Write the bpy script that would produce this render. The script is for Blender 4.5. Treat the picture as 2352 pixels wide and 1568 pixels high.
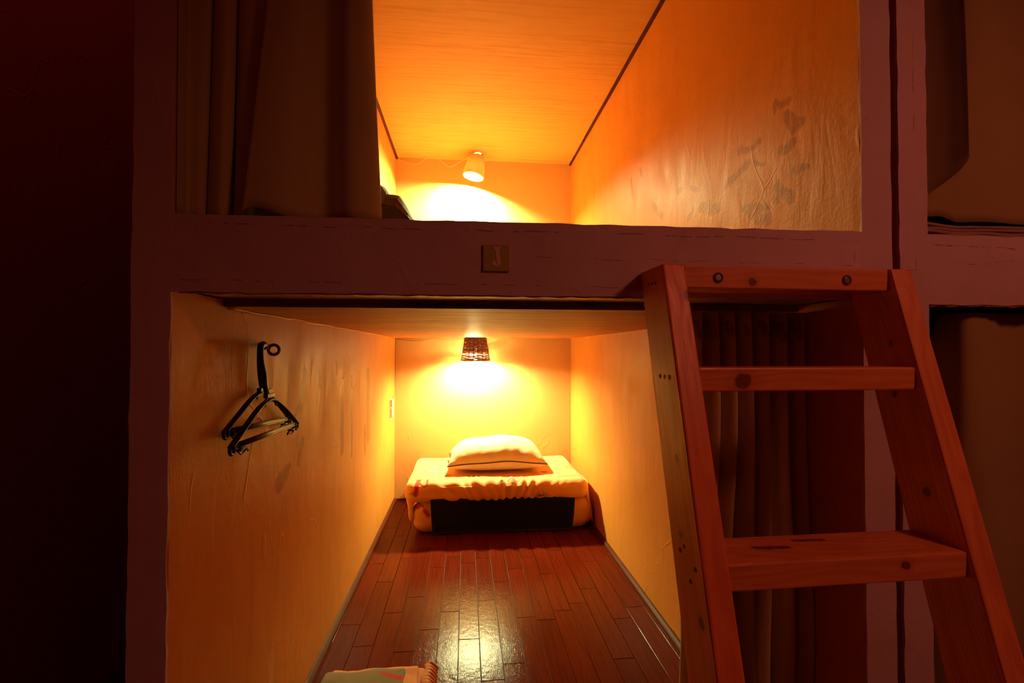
import bpy, bmesh, math, random
from mathutils import Vector, Matrix, noise
random.seed(7)
sc = bpy.context.scene
C = sc.collection
for o in list(bpy.data.objects): bpy.data.objects.remove(o)

# ------------------------------------------------------------ camera, light, exposure
FOC, YAW, PIT, ROLL, CD, CH = 1106.98, 0.095956, 0.017642, 0.001148, 0.69595, 0.849
fw = Vector((math.sin(YAW)*math.cos(PIT), math.cos(YAW)*math.cos(PIT), math.sin(PIT)))
r0 = Vector((math.cos(YAW), -math.sin(YAW), 0)); u0 = r0.cross(fw)
rt = r0*math.cos(ROLL)+u0*math.sin(ROLL); up = -r0*math.sin(ROLL)+u0*math.cos(ROLL)
CAM = Vector((0, -CD, CH))
cd = bpy.data.cameras.new('camera'); cam = bpy.data.objects.new('camera', cd); C.objects.link(cam)
cd.sensor_width = 36; cd.lens = FOC/2352*36; cd.clip_start = 0.01
cam.matrix_world = Matrix(((rt.x, up.x, -fw.x, CAM.x), (rt.y, up.y, -fw.y, CAM.y), (rt.z, up.z, -fw.z, CAM.z), (0, 0, 0, 1)))
sc.camera = cam
w = bpy.data.worlds.new('world'); sc.world = w; w.use_nodes = True
w.node_tree.nodes['Background'].inputs[0].default_value = (1, .10, .05, 1)
w.node_tree.nodes['Background'].inputs[1].default_value = 0.045
sc.view_settings.view_transform = 'Standard'; sc.view_settings.look = 'None'
sc.view_settings.exposure = 0; sc.view_settings.gamma = 1; sc.view_settings.use_curve_mapping = False
ld = bpy.data.lights.new('corridor_light', 'SPOT'); ld.shadow_soft_size = 0.10; ld.spot_size = math.radians(100); ld.spot_blend = 1
ld.energy = 19.5; ld.color = (1, .25, .13)
lo = bpy.data.objects.new('corridor_light', ld); C.objects.link(lo); lo.location = (1.12, -1.15, 1.68)
lo.rotation_euler = (Vector((.66, 0, .45))-lo.location).to_track_quat('-Z', 'Y').to_euler()
pl = bpy.data.lights.new('passage_light', 'POINT'); pl.energy = 1.7; pl.color = (1, .10, .08); pl.shadow_soft_size = .08
po = bpy.data.objects.new('passage_light', pl); C.objects.link(po); po.location = (-.72, .1, 2.35)
LAMP_COL = (1, 1.03, .46)
LOW_POWER, UP_POWER = 4100, 13800

def at(px, py, ax, val):
    """the point of the plane x|y|z = val seen at a position of the photograph"""
    d = fw + rt*((px-1176)/FOC) - up*((py-784)/FOC)
    i = 'xyz'.index(ax)
    return CAM + d*((val-CAM[i])/d[i])

# ------------------------------------------------------------ material helpers
class NT:
    def __init__(s, name):
        s.m = bpy.data.materials.new(name); s.m.use_nodes = True; s.t = s.m.node_tree; s.n = s.t.nodes
        s.b = s.n['Principled BSDF']; s.out = s.n['Material Output']
    def new(s, ty, **k):
        n = s.n.new(ty)
        for a, v in k.items(): setattr(n, a, v)
        return n
    def put(s, sock, v):
        if v is None: return
        if isinstance(v, bpy.types.NodeSocket): s.t.links.new(v, sock)
        else: sock.default_value = v
    def math(s, op, a, b=None, c=None, clamp=False):
        n = s.new('ShaderNodeMath', operation=op); n.use_clamp = clamp
        s.put(n.inputs[0], a); s.put(n.inputs[1], b); s.put(n.inputs[2], c); return n.outputs[0]
    def vm(s, op, a, b=None, scale=None):
        n = s.new('ShaderNodeVectorMath', operation=op); s.put(n.inputs[0], a); s.put(n.inputs[1], b)
        if scale is not None: s.put(n.inputs['Scale'], scale)
        return n.outputs['Value'] if op in ('DOT_PRODUCT', 'LENGTH', 'DISTANCE') else n.outputs[0]
    def obj(s): return s.new('ShaderNodeTexCoord').outputs['Object']
    def scaled(s, v, sc_): return s.vm('MULTIPLY', v, sc_)
    def noise(s, v, scale=5, detail=4, rough=.5, color=False, dist=0):
        n = s.new('ShaderNodeTexNoise'); s.put(n.inputs['Vector'], v); n.inputs['Scale'].default_value = scale
        n.inputs['Detail'].default_value = detail; n.inputs['Roughness'].default_value = rough
        n.inputs['Distortion'].default_value = dist
        return n.outputs['Color' if color else 'Fac']
    def rng(s, v, a, b, c=0, d=1, smooth=True):
        n = s.new('ShaderNodeMapRange'); n.interpolation_type = 'SMOOTHSTEP' if smooth else 'LINEAR'
        for i, x in enumerate((v, a, b, c, d)): s.put(n.inputs[i], x)
        return n.outputs[0]
    def mix(s, f, a, b, mode='MIX'):
        n = s.new('ShaderNodeMix', data_type='RGBA', blend_type=mode)
        s.put(n.inputs[0], f)
        s.put(n.inputs[6], a if isinstance(a, bpy.types.NodeSocket) else (*a, 1)); s.put(n.inputs[7], b if isinstance(b, bpy.types.NodeSocket) else (*b, 1))
        return n.outputs[2]
    def bump(s, h, strength=.3, dist=.01, prev=None):
        n = s.new('ShaderNodeBump'); n.inputs['Strength'].default_value = strength; n.inputs['Distance'].default_value = dist
        s.put(n.inputs['Height'], h)
        if prev is not None: s.put(n.inputs['Normal'], prev)
        return n.outputs[0]
    def capsule(s, p, a, b, r, soft=.5):
        """1 inside the capsule from a to b with radius r, 0 outside"""
        a = Vector(a); b = Vector(b); ba = b-a; L2 = max(ba.length_squared, 1e-9)
        pa = s.vm('SUBTRACT', p, tuple(a))
        h = s.math('DIVIDE', s.vm('DOT_PRODUCT', pa, tuple(ba)), L2, clamp=True)
        q = s.vm('SUBTRACT', pa, s.vm('SCALE', tuple(ba), scale=h))
        return s.rng(s.vm('LENGTH', q), r*(1-soft), r*(1+soft), 1, 0)
    def maxi(s, lst):
        o = lst[0]
        for x in lst[1:]: o = s.math('MAXIMUM', o, x)
        return o
    def warp(s, v, scale, amt):
        n = s.vm('SUBTRACT', s.noise(v, scale, 2, .5, True), (.5, .5, .5))
        return s.vm('ADD', v, s.vm('SCALE', n, scale=amt))
    def fin(s, col=None, rough=.6, normal=None, spec=.5, **k):
        if col is not None: s.put(s.b.inputs['Base Color'], col if isinstance(col, bpy.types.NodeSocket) else (*col, 1))
        s.put(s.b.inputs['Roughness'], rough); s.put(s.b.inputs['Normal'], normal) if normal is not None else None
        s.b.inputs['Specular IOR Level'].default_value = spec
        for a, v in k.items(): s.put(s.b.inputs[a], v)
        return s.m

def flat(name, col, rough=.6, **k):
    n = NT(name); v = n.obj(); f = n.noise(v, 40, 3)
    return n.fin(n.mix(f, tuple(c*.82 for c in col), tuple(min(1, c*1.15) for c in col)), rough, n.bump(f, .1, .002), **k)

CREAM = (.60, .255, .06)
def plaster(name, col, stains=(), cracks=(), streak=(1, 1, .35), rough=.42, grime=.25, amount=.45, bumpd=.006, ridges=.35):
    n = NT(name); v = n.obj(); sv = n.scaled(v, streak)
    big = n.noise(sv, 3.2, 5, .6); mid = n.noise(sv, 14, 5, .6, dist=.8); fine = n.noise(v, 130, 3, .6)
    c = n.mix(n.rng(big, .35, .72, 0, grime), col, tuple(x*y for x, y in zip(col, (.62, .5, .4))))
    c = n.mix(n.rng(mid, .55, .75, 0, grime*.8), c, tuple(x*y for x, y in zip(col, (.7, .58, .45))))
    # trowel ridges
    wv = n.warp(n.scaled(v, (1, 1, .45)), 5, .25)
    vo = n.new('ShaderNodeTexVoronoi', feature='DISTANCE_TO_EDGE'); n.put(vo.inputs['Vector'], wv); vo.inputs['Scale'].default_value = 9
    ridge = n.rng(vo.outputs['Distance'], 0, .025, 1, 0)
    gate = n.rng(n.noise(v, 6, 2), .52, .64)
    ridge = n.math('MULTIPLY', ridge, gate)
    if stains:
        p = n.warp(n.warp(v, 24, .03), 90, .012)
        f = n.maxi([n.capsule(p, a, b, r, .35) for a, b, r in stains])
        c = n.mix(n.math('MULTIPLY', f, amount), c, tuple(x*y for x, y in zip(col, (.45, .36, .3))))
    h = n.math('ADD', n.math('MULTIPLY', mid, .6), n.math('MULTIPLY', fine, .12))
    h = n.math('ADD', h, n.math('MULTIPLY', ridge, ridges))
    h = n.math('ADD', h, n.math('MULTIPLY', big, .8))
    if cracks:
        p = n.warp(v, 18, .008)
        f = n.maxi([n.capsule(p, a, b, r, .6) for a, b, r in cracks])
        f = n.math('MULTIPLY', f, n.rng(n.noise(v, 9, 2), .38, .5))
        f = n.math('MULTIPLY', f, n.rng(n.noise(v, 60, 2), .4, .55)); c = n.mix(n.math('MULTIPLY', f, .4), c, tuple(x*.35 for x in col))
        h = n.math('SUBTRACT', h, f)
    return n.fin(c, n.rng(mid, .3, .7, rough-.02, rough+.12), n.bump(h, .55, bumpd), .09)

def plywood(name, a, b, scale=(5, 90, 5), rough=.42, spec=.4, bump=.25, contrast=(.42, .66)):
    n = NT(name); v = n.warp(n.obj(), 3, .03); g = n.noise(n.scaled(v, scale), 1, 6, .65)
    p = n.noise(n.scaled(v, (scale[0]*.3, scale[1]*.12, 1)), 1, 3)
    f = n.rng(g, *contrast); f = n.math('MULTIPLY', f, n.rng(p, .3, .65, .35, 1))
    return n.fin(n.mix(f, a, b), n.math('ADD', n.math('MULTIPLY', f, .15), rough), n.bump(g, bump, .003), spec)

def pine(name, knots=(), col=(.78, .25, .07), dark=(.50, .115, .03), knotc=(.12, .03, .012)):
    """grain runs along local X"""
    n = NT(name); v = n.obj(); wv = n.warp(v, 7, .03)
    g = n.noise(n.scaled(wv, (3.5, 110, 110)), 1, 5, .6)
    rings = n.new('ShaderNodeTexWave', wave_type='BANDS', bands_direction='Z'); n.put(rings.inputs['Vector'], n.warp(n.scaled(v, (.6, 3.2, 3.2)), 3, .35))
    rings.inputs['Scale'].default_value = 14; rings.inputs['Distortion'].default_value = 3.5; rings.inputs['Detail'].default_value = 2
    f = n.math('ADD', n.math('MULTIPLY', n.rng(g, .35, .7), .45), n.math('MULTIPLY', rings.outputs['Fac'], .35))
    c = n.mix(f, col, dark)
    c = n.mix(n.math('MULTIPLY', n.rng(n.noise(v, 9, 3), .4, .7), .35), c, tuple(x*.75 for x in col))
    if knots:
        p = n.warp(v, 60, .006)
        k = n.maxi([n.capsule(p, a, b, r, .22) for a, b, r in knots])
        halo = n.maxi([n.capsule(p, a, b, r*2.0, .45) for a, b, r in knots])
        c = n.mix(n.math('MULTIPLY', halo, .45), c, dark); c = n.mix(n.math('MULTIPLY', k, .85), c, knotc)
    return n.fin(c, n.rng(g, .3, .7, .34, .5), n.bump(g, .25, .0015), .45)

def cloth(name, col, rough=.9, wrinkle=.4, trans=0, scale=14, marks=(), weave=600, painted=False):
    n = NT(name); v = n.obj(); f = n.noise(v, scale, 4, .55); w_ = n.noise(v, weave, 2, .6)
    c = n.mix(f, tuple(x*.85 for x in col), tuple(min(1, x*1.12) for x in col))
    for mc, caps, am in marks:
        p = n.warp(v, 90, .003)
        c = n.mix(n.math('MULTIPLY', n.maxi([n.capsule(p, a, b, r, .18) for a, b, r in caps]), am), c, mc)
    if painted:
        at_ = n.new('ShaderNodeAttribute', attribute_name='print'); c = n.mix(at_.outputs['Alpha'], c, at_.outputs['Color'])
    h = n.math('ADD', f, n.math('MULTIPLY', w_, .08))
    m = n.fin(c, rough, n.bump(h, wrinkle, .01), .15)
    if trans:
        tr = n.new('ShaderNodeBsdfTranslucent'); n.put(tr.inputs[0], c)
        mx = n.new('ShaderNodeMixShader'); mx.inputs[0].default_value = trans
        n.t.links.new(n.b.outputs[0], mx.inputs[1]); n.t.links.new(tr.outputs[0], mx.inputs[2]); n.t.links.new(mx.outputs[0], n.out.inputs[0])
    n.b.inputs['Sheen Weight'].default_value = .15
    return m

# ------------------------------------------------------------ mesh helpers
def obj(name, bm, mat, parent=None, smooth=False, loc=None, rot=None, bevel=0, mods=None):
    me = bpy.data.meshes.new(name); bmesh.ops.recalc_face_normals(bm, faces=bm.faces[:]); bm.to_mesh(me); bm.free()
    me.materials.append(mat)
    if smooth:
        for p in me.polygons: p.use_smooth = True
    o = bpy.data.objects.new(name, me); C.objects.link(o)
    if loc is not None: o.location = loc
    if rot is not None: o.rotation_euler = rot
    if parent: o.parent = parent
    if bevel:
        b = o.modifiers.new('bevel', 'BEVEL'); b.width = bevel; b.segments = 2; b.limit_method = 'ANGLE'
    return o
def empty(name, loc, label, cat, group=None, rot=None):
    o = bpy.data.objects.new(name, None); C.objects.link(o); o.location = loc; o.empty_display_size = .05
    if rot is not None: o.rotation_euler = rot
    return tag(o, label, cat, group)
def tag(o, label, cat, group=None):
    o['label'] = label; o['category'] = cat
    if group: o['group'] = group
    return o
def struct(o, label=None):
    o['kind'] = 'structure'
    if label: o['label'] = label; 
    return o
def box(bm, a, b):
    a = Vector(a); b = Vector(b)
    vs = [bm.verts.new((x, y, z)) for x in (a.x, b.x) for y in (a.y, b.y) for z in (a.z, b.z)]
    for f in ((0, 1, 3, 2), (4, 6, 7, 5), (0, 4, 5, 1), (2, 3, 7, 6), (0, 2, 6, 4), (1, 5, 7, 3)): bm.faces.new([vs[i] for i in f])
    return bm
def rough_box(bm, a, b, step=.02, amp=.0012, seed=0.):
    """a box subdivided and jittered like hand-laid plaster edges"""
    t = bmesh.new(); a = Vector(a); b = Vector(b); n = [max(1, int(round(abs(b[i]-a[i])/step))) for i in range(3)]
    idx = {}
    def V(i, j, k):
        if (i, j, k) not in idx:
            p = Vector((a.x+(b.x-a.x)*i/n[0], a.y+(b.y-a.y)*j/n[1], a.z+(b.z-a.z)*k/n[2]))
            q = p*26+Vector((seed, 0, 0)); d = Vector((noise.noise(q), noise.noise(q+Vector((9, 9, 9))), noise.noise(q+Vector((20, 1, 5)))))
            d2 = Vector((noise.noise(q*4), 0, noise.noise(q*4+Vector((3, 3, 3)))))
            d.y *= .35
            idx[i, j, k] = bm.verts.new(p+d*amp*1.6+d2*amp*.5)
        return idx[i, j, k]
    for ax in range(3):
        o1, o2 = [x for x in range(3) if x != ax]
        for s in (0, n[ax]):
            for i in range(n[o1]):
                for j in range(n[o2]):
                    def T(u, v):
                        l = [0, 0, 0]; l[ax] = s; l[o1] = u; l[o2] = v; return V(*l)
                    bm.faces.new((T(i, j), T(i+1, j), T(i+1, j+1), T(i, j+1)))
    t.free(); return bm
def tube(bm, pts, r, n=10, closed=False, cap=True, flat_=1.0, upv=None):
    pts = [Vector(p) for p in pts]; N = len(pts); rings = []
    prev = None
    for i, p in enumerate(pts):
        if closed: t = pts[(i+1) % N]-pts[i-1]
        else: t = pts[min(i+1, N-1)]-pts[max(i-1, 0)]
        t = t.normalized()
        if upv is not None: a = Vector(upv)
        elif prev is None: a = Vector((0, 0, 1)) if abs(t.z) < .9 else Vector((1, 0, 0))
        else: a = prev
        a = (a-t*a.dot(t)).normalized(); prev = a; b = t.cross(a)
        rr = r[i] if isinstance(r, (list, tuple)) else r
        rings.append([bm.verts.new(p+a*rr*math.cos(k*2*math.pi/n)+b*rr*flat_*math.sin(k*2*math.pi/n)) for k in range(n)])
    for i in range(N if closed else N-1):
        A = rings[i]; B = rings[(i+1) % N]
        for k in range(n): bm.faces.new((A[k], A[(k+1) % n], B[(k+1) % n], B[k]))
    if cap and not closed: bm.faces.new(rings[0][::-1]); bm.faces.new(rings[-1])
    return bm
def smooth_path(pts, k=6, closed=False):
    pts = [Vector(p) for p in pts]; n = len(pts); out = []
    for i in range(n if closed else n-1):
        g = (lambda j: pts[j % n]) if closed else (lambda j: pts[max(0, min(n-1, j))])
        p0, p1, p2, p3 = g(i-1), g(i), g(i+1), g(i+2)
        for s in range(k):
            t = s/k
            out.append(.5*((2*p1)+(p2-p0)*t+(2*p0-5*p1+4*p2-p3)*t*t+(3*p1-p0-3*p2+p3)*t**3))
    if not closed: out.append(pts[-1])
    return out
def drape(bm, top, bot, ztop, zbot, rows=40, k=8, sway=.0, seed=0., bend=None):
    """hanging cloth: a folded plan line at the top blends into one at the bottom; zbot may be a function of u"""
    T = smooth_path([(x, y, 0) for x, y in top], k); B = smooth_path([(x, y, 0) for x, y in bot], k)
    g = []
    for j in range(rows+1):
        v = j/rows; row = []
        for i in range(len(T)):
            u = i/(len(T)-1); e = v*v*(3-2*v)
            zt = ztop(u) if callable(ztop) else ztop; zb = zbot(u) if callable(zbot) else zbot
            z = zt+(zb-zt)*v
            if bend: e = max(0, min(1, (bend-z)/(bend-zb)))
            p = T[i].lerp(B[i], e)
            q = Vector((p.x*9, seed, z*3)); 
            row.append(bm.verts.new((p.x+sway*noise.noise(q), p.y+sway*noise.noise(q+Vector((5, 5, 5))), z)))
        g.append(row)
    for j in range(rows):
        for i in range(len(T)-1): bm.faces.new((g[j][i], g[j][i+1], g[j+1][i+1], g[j+1][i]))
    return bm
def solid(o, th=.0015, sub=0):
    m = o.modifiers.new('solid', 'SOLIDIFY'); m.thickness = th; m.offset = 0
    if sub: s = o.modifiers.new('sub', 'SUBSURF'); s.levels = sub; s.render_levels = sub
    return o
def soft_box(bm, c, h, r, step=.012, disp=None):
    """a box with fully rounded edges, its skin displaced by disp(point, normal) -> Vector"""
    c = Vector(c); h = Vector(h); n = [max(3, int(round(2*h[i]/step))) for i in range(3)]; idx = {}
    rr = Vector((min(r, h.x), min(r, h.y), min(r, h.z)))
    def V(i, j, k):
        if (i, j, k) not in idx:
            p = Vector((-h.x+2*h.x*i/n[0], -h.y+2*h.y*j/n[1], -h.z+2*h.z*k/n[2]))
            q = Vector([max(-(h[a]-rr[a]), min(h[a]-rr[a], p[a])) for a in range(3)])
            d = p-q; e = Vector([d[a]/rr[a] for a in range(3)])
            nn = e.normalized() if e.length > 1e-6 else Vector((0, 0, 1))
            if e.length > 1e-6: p = q+Vector([nn[a]*rr[a] for a in range(3)])
            p = p+c
            if disp: p = p+disp(p, nn)
            idx[i, j, k] = bm.verts.new(p)
        return idx[i, j, k]
    for ax in range(3):
        o1, o2 = [x for x in range(3) if x != ax]
        for s in (0, n[ax]):
            for i in range(n[o1]):
                for j in range(n[o2]):
                    def T(u, v):
                        l = [0, 0, 0]; l[ax] = s; l[o1] = u; l[o2] = v; return V(*l)
                    bm.faces.new((T(i, j), T(i+1, j), T(i+1, j+1), T(i, j+1)))
    return bm
def lathe(bm, prof, c=(0, 0, 0), n=24):
    c = Vector(c); R = [[bm.verts.new(c+Vector((r*math.cos(a*2*math.pi/n), r*math.sin(a*2*math.pi/n), z))) for a in range(n)] for r, z in prof]
    for A, B in zip(R, R[1:]):
        for k in range(n): bm.faces.new((A[k], A[(k+1) % n], B[(k+1) % n], B[k]))
    bm.faces.new(R[0]); bm.faces.new(R[-1][::-1]); return bm

# ------------------------------------------------------------ dimensions
XL, XR = -.400, .618            # inner faces of the two side walls
YB = 2.10                       # back wall
XO = -.450                      # outer face of the left wall
G0, G1, XN = .6686, .6814, .7308  # the gap between the two units, inner face of the next one
ZB, ZT = .928, 1.035            # beam between the two berths
ZC = .9215                      # lower ceiling
ZU = 1.950                      # upper ceiling
FL = -.12                       # corridor floor
ZTOP = 2.15
YR = 2.4

# ------------------------------------------------------------ setting
st = lambda *q: [(at(a, b, 'x', XR), at(c, d, 'x', XR), r) for a, b, c, d, r in q]
upper_stains = st((1782, 238, 1812, 230, .009), (1782, 238, 1778, 255, .006), (1808, 270, 1838, 284, .013), (1818, 285, 1824, 298, .010),
                  (1792, 350, 1822, 328, .010), (1700, 345, 1742, 330, .009), (1668, 425, 1718, 378, .010), (1735, 374, 1752, 372, .006),
                  (1822, 390, 1856, 380, .009), (1785, 425, 1818, 452, .010), (1790, 440, 1782, 455, .010), (1588, 426, 1602, 440, .008),
                  (1556, 440, 1564, 438, .008), (1608, 478, 1648, 476, .013), (1582, 500, 1590, 480, .009), (1708, 482, 1758, 474, .012),
                  (1718, 490, 1762, 508, .012), (1450, 415, 1454, 450, .012), (1470, 390, 1474, 405, .010), (1500, 470, 1520, 500, .012))
sl = lambda *q: [(at(a, b, 'x', XL), at(c, d, 'x', XL), r) for a, b, c, d, r in q]
lower_stains = sl((786, 885, 786, 1030, .020), (808, 868, 808, 1045, .012), (845, 860, 846, 1000, .03), (772, 835, 773, 860, .008), (733, 848, 735, 885, .010),
                  (700, 850, 690, 930, .012), (690, 930, 672, 960, .010), (695, 1010, 685, 1060, .012), (660, 1080, 640, 1110, .02), (838, 980, 838, 1035, .012))
m_wall_low_l = plaster('cream_plaster_left', (.62, .24, .045), lower_stains, amount=.65)
m_wall_low_r = plaster('cream_plaster_right', (.62, .24, .045), grime=.15)
m_wall_up_r = plaster('cream_plaster_stained', (.62, .24, .045), upper_stains, amount=.6, bumpd=.0085, ridges=.12)
m_wall_up_l = plaster('cream_plaster_upper_left', (.62, .24, .045), grime=.1)
m_back_lit = plaster('cream_plaster_back_lit', (.64, .35, .125), grime=.06, bumpd=.003)  # yellower than the side walls: lamp glow put into the plaster colour
crk = [(Vector((-.39, 0, 1.022)), Vector((.61, 0, 1.0195)), .0008), (Vector((-.39, 0, .9445)), Vector((.25, 0, .942)), .0006),
       (Vector((.05, 0, .985)), Vector((.6, 0, .981)), .0005), (Vector((.71, 0, .975)), Vector((.709, 0, 1.04)), .0008), (Vector((.6835, 0, .9745)), Vector((.71, 0, .975)), .0006),
       (Vector((.735, 0, 1.018)), Vector((1.0, 0, 1.010)), .001), (Vector((.8, 0, .985)), Vector((.88, 0, .994)), .0007), (Vector((.604, 0, 1.01)), Vector((.604, 0, .95)), .0006),
       (Vector((.709, 0, 1.2)), Vector((.709, 0, 1.6)), .0006), (Vector((.68, 0, 1.05)), Vector((.70, 0, 1.054)), .0006)]
m_facade = plaster('pink_plaster', (.60, .42, .44), cracks=crk, streak=(1, 1, 1), rough=.6, grime=.3, bumpd=.004, ridges=.12)
m_passage = plaster('passage_plaster', (.50, .18, .18), grime=.2, rough=.7)
m_cement = flat('dark_cement', (.10, .07, .06), .7)
m_board = plywood('brown_board', (.40, .16, .05), (.2, .07, .02), (6, 60, 6))
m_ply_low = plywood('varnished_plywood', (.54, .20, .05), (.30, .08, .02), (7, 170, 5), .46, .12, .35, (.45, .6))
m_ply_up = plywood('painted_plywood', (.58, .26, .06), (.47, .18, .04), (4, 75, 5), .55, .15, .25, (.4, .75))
m_edge = plywood('dark_edge_board', (.22, .09, .045), (.1, .035, .02), (6, 60, 60), .4)
m_redtrim = flat('dark_red_trim', (.06, .008, .004), .7, spec=.1)
m_skirt = flat('brown_skirting', (.09, .018, .006), .45, spec=.06)
m_black = flat('black_plastic', (.010, .009, .010), .42, spec=.28)

# side walls, back wall: slabs, lower and upper halves of one shell
def slab(name, a, b, m): return struct(obj(name, box(bmesh.new(), a, b), m))
slab('wall_left_lower', (XO+.004, .004, 0), (XL, YB, ZB+.004), m_wall_low_l)
slab('wall_left_upper', (XO+.004, .004, ZB+.012), (XL, YB, ZTOP), m_wall_up_l)
slab('wall_right_lower', (XR, .004, 0), (G0-.002, YB, ZB+.004), m_wall_low_r)
slab('wall_right_upper', (XR, .004, ZB+.012), (G0-.002, YB, ZTOP), m_wall_up_r)
slab('wall_back_lower', (XO+.004, YB, 0), (G0, YB+.05, ZB+.004), m_back_lit)
slab('wall_back_upper', (XO+.004, YB, ZB+.012), (G0, YB+.05, ZTOP), m_back_lit)
# floor slab between the berths: boarded underside at the front, plywood panel further in
slab('ceiling_lower_board', (XL, .004, .934), (XR, .16, .944), m_board)
bm = bmesh.new()
pr = [(.152, .9335), (.152, ZC), (YB, .9165), (YB, .9335)]
A = [bm.verts.new((XL+.0005, y, z)) for y, z in pr]; B = [bm.verts.new((XR-.0005, y, z)) for y, z in pr]
bm.faces.new(A); bm.faces.new(B[::-1])
for i in range(4): bm.faces.new((A[i], B[i], B[(i+1) % 4], A[(i+1) % 4]))
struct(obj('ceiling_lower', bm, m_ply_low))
struct(obj('trim_1', box(bmesh.new(), (XL+.0005, .146, .9205), (XR-.0005, .1515, .9335)), m_edge, bevel=.0008), 'dark brown front edge of the plywood ceiling panel')
slab('floor_upper', (XL, .004, .945), (XR, YB, ZT-.001), flat('brown_floor_covering', (.30, .13, .04), .8))
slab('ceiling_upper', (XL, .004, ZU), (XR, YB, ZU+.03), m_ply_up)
# dark red strips where the upper walls meet the ceiling
struct(obj('trim_2', box(bmesh.new(), (XL, .01, ZU-.009), (XL+.011, YB-.004, ZU-.0005)), m_redtrim), 'dark red strip along the left ceiling corner')
sp = at(1345, 313, 'x', XR).y
struct(obj('trim_3', box(bmesh.new(), (XR-.011, .01, ZU-.009), (XR, sp-.008, ZU-.0005)), m_redtrim), 'dark red strip along the right ceiling corner, nearer piece')
struct(obj('trim_4', box(bmesh.new(), (XR-.010, sp+.008, ZU-.009), (XR, YB-.004, ZU-.0005)), m_redtrim), 'dark red strip along the right ceiling corner, far piece')
# rough plaster bead along the top of the lower side walls
for i, (x, s) in enumerate(((XL, 1), (XR, -1))):
    pts = [(x+s*(.0012+.0012*noise.noise(Vector((0, y*14, i)))), y, .9195-.003*noise.noise(Vector((3, y*9, i)))-.0022*(y/YB)) for y in [.16+k*.02 for k in range(97)]]
    struct(obj('trim_%d' % (5+i), tube(bmesh.new(), pts, .0032, 6), (m_wall_low_l, m_wall_low_r)[i], smooth=True))
# facade skin
bm = bmesh.new()
rough_box(bm, (XO, 0, FL), (XL, .005, ZTOP), .02, .0011)
rough_box(bm, (XL-.002, 0.0002, ZB), (XR+.002, .0052, ZT), .018, .0011, 4)
rough_box(bm, (XR, 0, FL), (G0, .005, ZTOP), .02, .0009, 7)
rough_box(bm, (G1, 0, FL), (XN, .005, ZTOP), .02, .0011, 11)
rough_box(bm, (XN-.002, 0.0002, ZB-.006), (1.75, .0052, ZT-.002), .02, .0013, 15)
rough_box(bm, (XL-.002, 0.0002, FL), (XR+.002, .0052, -.001), .03, .001, 19)
rough_box(bm, (XN-.002, 0.0002, FL), (1.75, .0052, -.001), .03, .001, 21)
struct(obj('wall_front', bm, m_facade), 'pink plaster front of the sleeping berths')
# chipped lower lip of the beams
bm = bmesh.new()
for x0, x1, z, amp in ((XL+.01, .30, ZB-.0005, .0014), (XN+.004, 1.2, ZB-.007, .003)):
    pts = []; k = 0
    while x0+k*.006 < x1:
        x = x0+k*.006; pts.append((x, .003+.0015*noise.noise(Vector((x*40, 1, 0))), z+amp*noise.noise(Vector((x*55, 7, 0))))); k += 1
    tube(bm, pts, [.0016+.0014*abs(noise.noise(Vector((p[0]*70, 2, 2)))) for p in pts], 5)
struct(obj('trim_7', bm, m_board), 'chipped lower lip of the beam')
# next unit on the right: a dark shell
bm = bmesh.new()
box(bm, (G1+.002, .004, FL), (XN, YB, ZTOP)); box(bm, (1.75, .004, FL), (1.80, YB, ZTOP)); box(bm, (G1, YB, FL), (1.8, YB+.05, ZTOP))
struct(obj('wall_right_neighbour', bm, m_passage))
slab('floor_neighbour', (XN, .004, ZB-.006), (1.75, YB, ZT-.003), m_board)
slab('ceiling_neighbour', (XN, .004, ZU), (1.75, YB, ZU+.03), m_board)
slab('floor_neighbour_lower', (XN, .004, -.03), (1.75, YB, 0), m_board)
# passage left of the unit
slab('wall_left_passage', (-1.10, -1.6, FL), (-1.05, YR, 2.6), m_passage)
slab('wall_back_passage', (-1.05, YR, FL), (XO, YR+.05, 2.6), m_passage)
slab('wall_left_outer', (XO, .006, FL), (XO+.004, YB, ZTOP), m_passage)
slab('floor', (-1.05, -1.6, FL-.05), (1.9, YR, FL), m_cement)

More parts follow.
